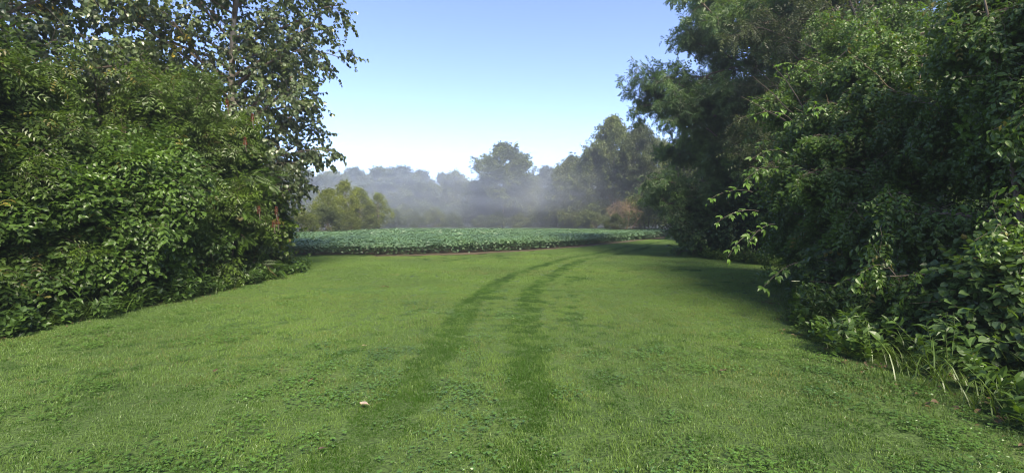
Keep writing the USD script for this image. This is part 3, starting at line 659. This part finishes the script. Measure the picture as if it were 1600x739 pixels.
instancer('far_wood', [('tree_crown', cb_, 'wood_leaf'), ('tree_limbs', wb, 'bark')], np.repeat(np.column_stack([xs_ + rg.uniform(-1, 1, n_), 118 + 12 * (np.arange(n_) > n_ // 2) + rg.uniform(-2, 2, n_), np.zeros(n_)]), 2, 0),
          np.repeat(rg.uniform(0, 6.28, n_), 2), np.repeat(rg.uniform(.85, 1.25, n_), 2), np.tile([0, 1], n_), 'wood', 'far off wood closing the gaps behind the misty trees')
dt, _ = plant('dead_tree', 'bare dead tree with sunlit orange brown branches in the right far wood', 'tree', ((975 - 800) / FOCAL * 67, 67, 0), ('dead_wood', 'wood_leaf'),
      seed=120, H=4.8, cb=.4, rad=2.6, shape='dome', limbs=34, branches=7, twigs=4, leaves=0, tmpl=CARD, size=.2, trunk_r=.15, rise=.5, gravity=.05, stems=5, stem_spread=1.0)
# ------------------------------------------------------------------ small things
def dry_leaf(label, px, py, size, mat, rot, name='fallen_leaf', lift=.05):
    d = EYE * FOCAL / (py - 349.0)
    x = (px - 800) / FOCAL * d
    n = 9; u = np.linspace(0, 1, n); w = .24 * np.sin(np.pi * u ** .8) ** .8 + .004
    V, F = [], []
    for i in range(n):
        for s in (-1, -.5, 0, .5, 1):
            V.append([u[i] - .5, s * w[i], .09 * s * s * (.5 + u[i]) + .06 * math.sin(u[i] * 5 + s)])
    for i in range(n - 1):
        for j in range(4):
            a = i * 5 + j; F.append([a, a + 5, a + 6, a + 1])
    t = thing(name, label, 'leaf', (x, d, float(hgt(x, d)) + lift), rot)
    part(t, 'blade', (np.array(V) * size, np.array(F)), mat, smooth=True)
    part(t, 'stalk', tubes(np.array([[[-.5, 0, .02], [-.65, .02, .05], [-.8, .08, .04]]]) * size, np.array([.02 * size]), np.array([.012 * size]), 4), mat)
dry_leaf('pale pinkish dry leaf lying on the lawn left of the wheel tracks', 566, 641, .095, 'pale_dry_leaf', 155)
dry_leaf('dark brown curled leaf on the lawn toward the right thicket', 1133, 586, .085, 'brown_dry_leaf', 20)
dry_leaf('brown curled leaf on the lawn at the left, with a pale rim', 483, 600, .08, 'brown_dry_leaf', 80)
dry_leaf('reddish brown leaf at the bottom edge left of the wheel track', 499, 714, .05, 'brown_dry_leaf', 210)
dry_leaf('small pale leaf on the lawn in line with the left track, mid distance', 568, 548, .05, 'pale_dry_leaf', 10)
dry_leaf('grey leaf far off on the lawn near the field corner', 602, 452, .15, 'brown_dry_leaf', 0)
dry_leaf('small dark leaf on the lawn in front of the left thicket', 482, 458, .09, 'brown_dry_leaf', 60)
dry_leaf('brown leaf at the left edge of the lawn', 333, 586, .09, 'brown_dry_leaf', 100)

q = at(1245, 441, 8.0)
wc = thing('wild_carrot', 'single white flat topped wild carrot flower against the right thicket', 'flower', (q[0], q[1], 0))
st = np.array([[[0, 0, 0], [.02, 0, q[2] * .5], [0, 0, q[2]]]])
part(wc, 'stem', tubes(st, np.array([.005]), np.array([.003]), 5), 'green_stem')
rg = np.random.default_rng(91)
n = 130; r = .055 * np.sqrt(rg.random(n)); a = rg.uniform(0, 6.28, n)
part(wc, 'flower_head', placed(kite(1, .05, 0), np.column_stack([r * np.cos(a), r * np.sin(a), q[2] + .012 + 6 * r ** 2 * .3]), np.column_stack([np.cos(a), np.sin(a), np.full(n, .2)]), np.tile([0, 0, 1.0], (n, 1)), .016), 'white_petal')
P = np.repeat(np.array([[[0, 0, q[2] * .93], [0, 0, q[2] * .95], [0, 0, q[2] + .01]]]), 14, 0); aa = np.arange(14) * .45
P[:, 2, :2] = np.column_stack([np.cos(aa), np.sin(aa)]) * .045; P[:, 1, :2] = P[:, 2, :2] * .5
part(wc, 'flower_ribs', tubes(P, np.full(14, .0015), np.full(14, .001), 3), 'green_stem')

# tall weeds standing at the right corner
def weed(label, x, y, h, seed, tm=ovate(.26, .05, .3), leaf=.12, stems=4):
    rg = np.random.default_rng(seed)
    t = thing('tall_weed', label, 'weed', (x, y, float(hgt(x, y))))
    p0 = np.column_stack([rg.normal(0, .05, (stems, 2)), np.zeros(stems)])
    P = grow(rg, p0, np.column_stack([rg.normal(-.15, .2, stems), rg.normal(-.1, .2, stems), np.ones(stems)]), h * rg.uniform(.75, 1.05, stems), 9, (-.1, 0, -.15), .15)
    part(t, 'stem', tubes(P, np.full(stems, .006), np.full(stems, .002), 5), 'green_stem')
    part(t, 'leaves', leafage(rg, P, 26, .12, tm, leaf, droop=.25, spread=1.0, upn=1.3), 'weed_leaf')
weed('tall lance leaved weed with long arching leaves at the near right corner', 4.75, 6.6, 1.05, 201, leaf=.13)
weed('leafy upright weed directly right of the white flower', 5.35, 7.9, 1.2, 202)
weed('leafy weed leaning out over the lawn below the white flower', 4.85, 7.4, .8, 203)
weed('short weed at the right lawn edge in front of the tall lance leaved weed', 4.45, 6.0, .6, 204, leaf=.13)
weed('tall weed beneath the hanging branch of the box elder', 5.75, 9.0, .95, 205)
weed('tall weed at the extreme near right beside the lawn', 4.5, 4.9, .8, 206, leaf=.12)
weed('upright weed in the long grass left of the thicket front', -7.6, 9.2, .9, 207)
weed('broad leaved weed at the left thicket foot near the sumac', -7.2, 11.6, .6, 208, tm=ovate(.6, .06, .2), leaf=.13)

# ------------------------------------------------------------------ air
HAZE = 0.0008
usdkit.material(stage, '/World/Looks/haze_air', {'v': ('principled_volume', {'color': (.86, .95, 1.0), 'density': HAZE, 'anisotropy': .35})}, [], volume='v.volume')
hz = trimesh.creation.box([1240, 1240, 24]); hz.apply_translation([0, 0, 10.8])
tag(part(None, 'haze', hz, 'haze_air'), 'thin morning haze filling the air over the whole clearing', 'haze', kind='stuff')

usdkit.material(stage, '/World/Looks/mist', {
    'tc': ('texture_coordinate', {}), 'geo': ('geometry', {}),
    'len': ('vector_math', {'math_type': 'length'}), 'fall': ('map_range', {'range_type': 'smoothstep', 'from_min': 1.0, 'from_max': .15, 'to_min': 0.0, 'to_max': 1.0, 'clamp': True}),
    'mp': ('mapping', {'scale': (.6, .6, 3.2)}), 'nz': ('noise_texture', {'scale': .085, 'detail': 4.0, 'roughness': .6, 'distortion': .6}),
    'nr': ('map_range', {'range_type': 'linear', 'from_min': .36, 'from_max': .66, 'to_min': 0.0, 'to_max': 1.0, 'clamp': True}),
    'm1': ('math', {'math_type': 'multiply'}), 'm2': ('math', {'math_type': 'multiply', 'value2': .026}),
    'v': ('principled_volume', {'color': (.86, .95, 1.0), 'anisotropy': .3})},
    [('tc.object', 'len.vector1'), ('len.value', 'fall.value'), ('geo.position', 'mp.vector'), ('mp.vector', 'nz.vector'), ('nz.fac', 'nr.value'),
     ('fall.result', 'm1.value1'), ('nr.result', 'm1.value2'), ('m1.value', 'm2.value1'), ('m2.value', 'v.density')], volume='v.volume')
usdkit.material(stage, '/World/Looks/far_mist', {
    'tc': ('texture_coordinate', {}), 'len': ('vector_math', {'math_type': 'length'}),
    'fall': ('map_range', {'range_type': 'smoothstep', 'from_min': 1.0, 'from_max': .3, 'to_min': 0.0, 'to_max': .0110, 'clamp': True}),
    'v': ('principled_volume', {'color': (.86, .95, 1.0), 'anisotropy': .3})},
    [('tc.object', 'len.vector1'), ('len.value', 'fall.value'), ('fall.result', 'v.density')], volume='v.volume')
mb = part(None, 'mist_bank', trimesh.creation.icosphere(4, 1.0), 'far_mist')
mx_ = UsdGeom.Xformable(mb); mx_.AddTranslateOp().Set((-4, 92, 6)); mx_.AddScaleOp().Set(Gf.Vec3f(85, 34, 17))
tag(mb, 'thin pale mist lying through the far wood behind the crop', 'mist', kind='stuff')
mb = part(None, 'mist_bank', trimesh.creation.icosphere(4, 1.0), 'mist')
mx_ = UsdGeom.Xformable(mb); mx_.AddTranslateOp().Set((-2, 77, 6.6)); mx_.AddScaleOp().Set(Gf.Vec3f(46, 12, 5.6))
tag(mb, 'band of drifting mist hanging before the far trees above the crop', 'mist', kind='stuff')
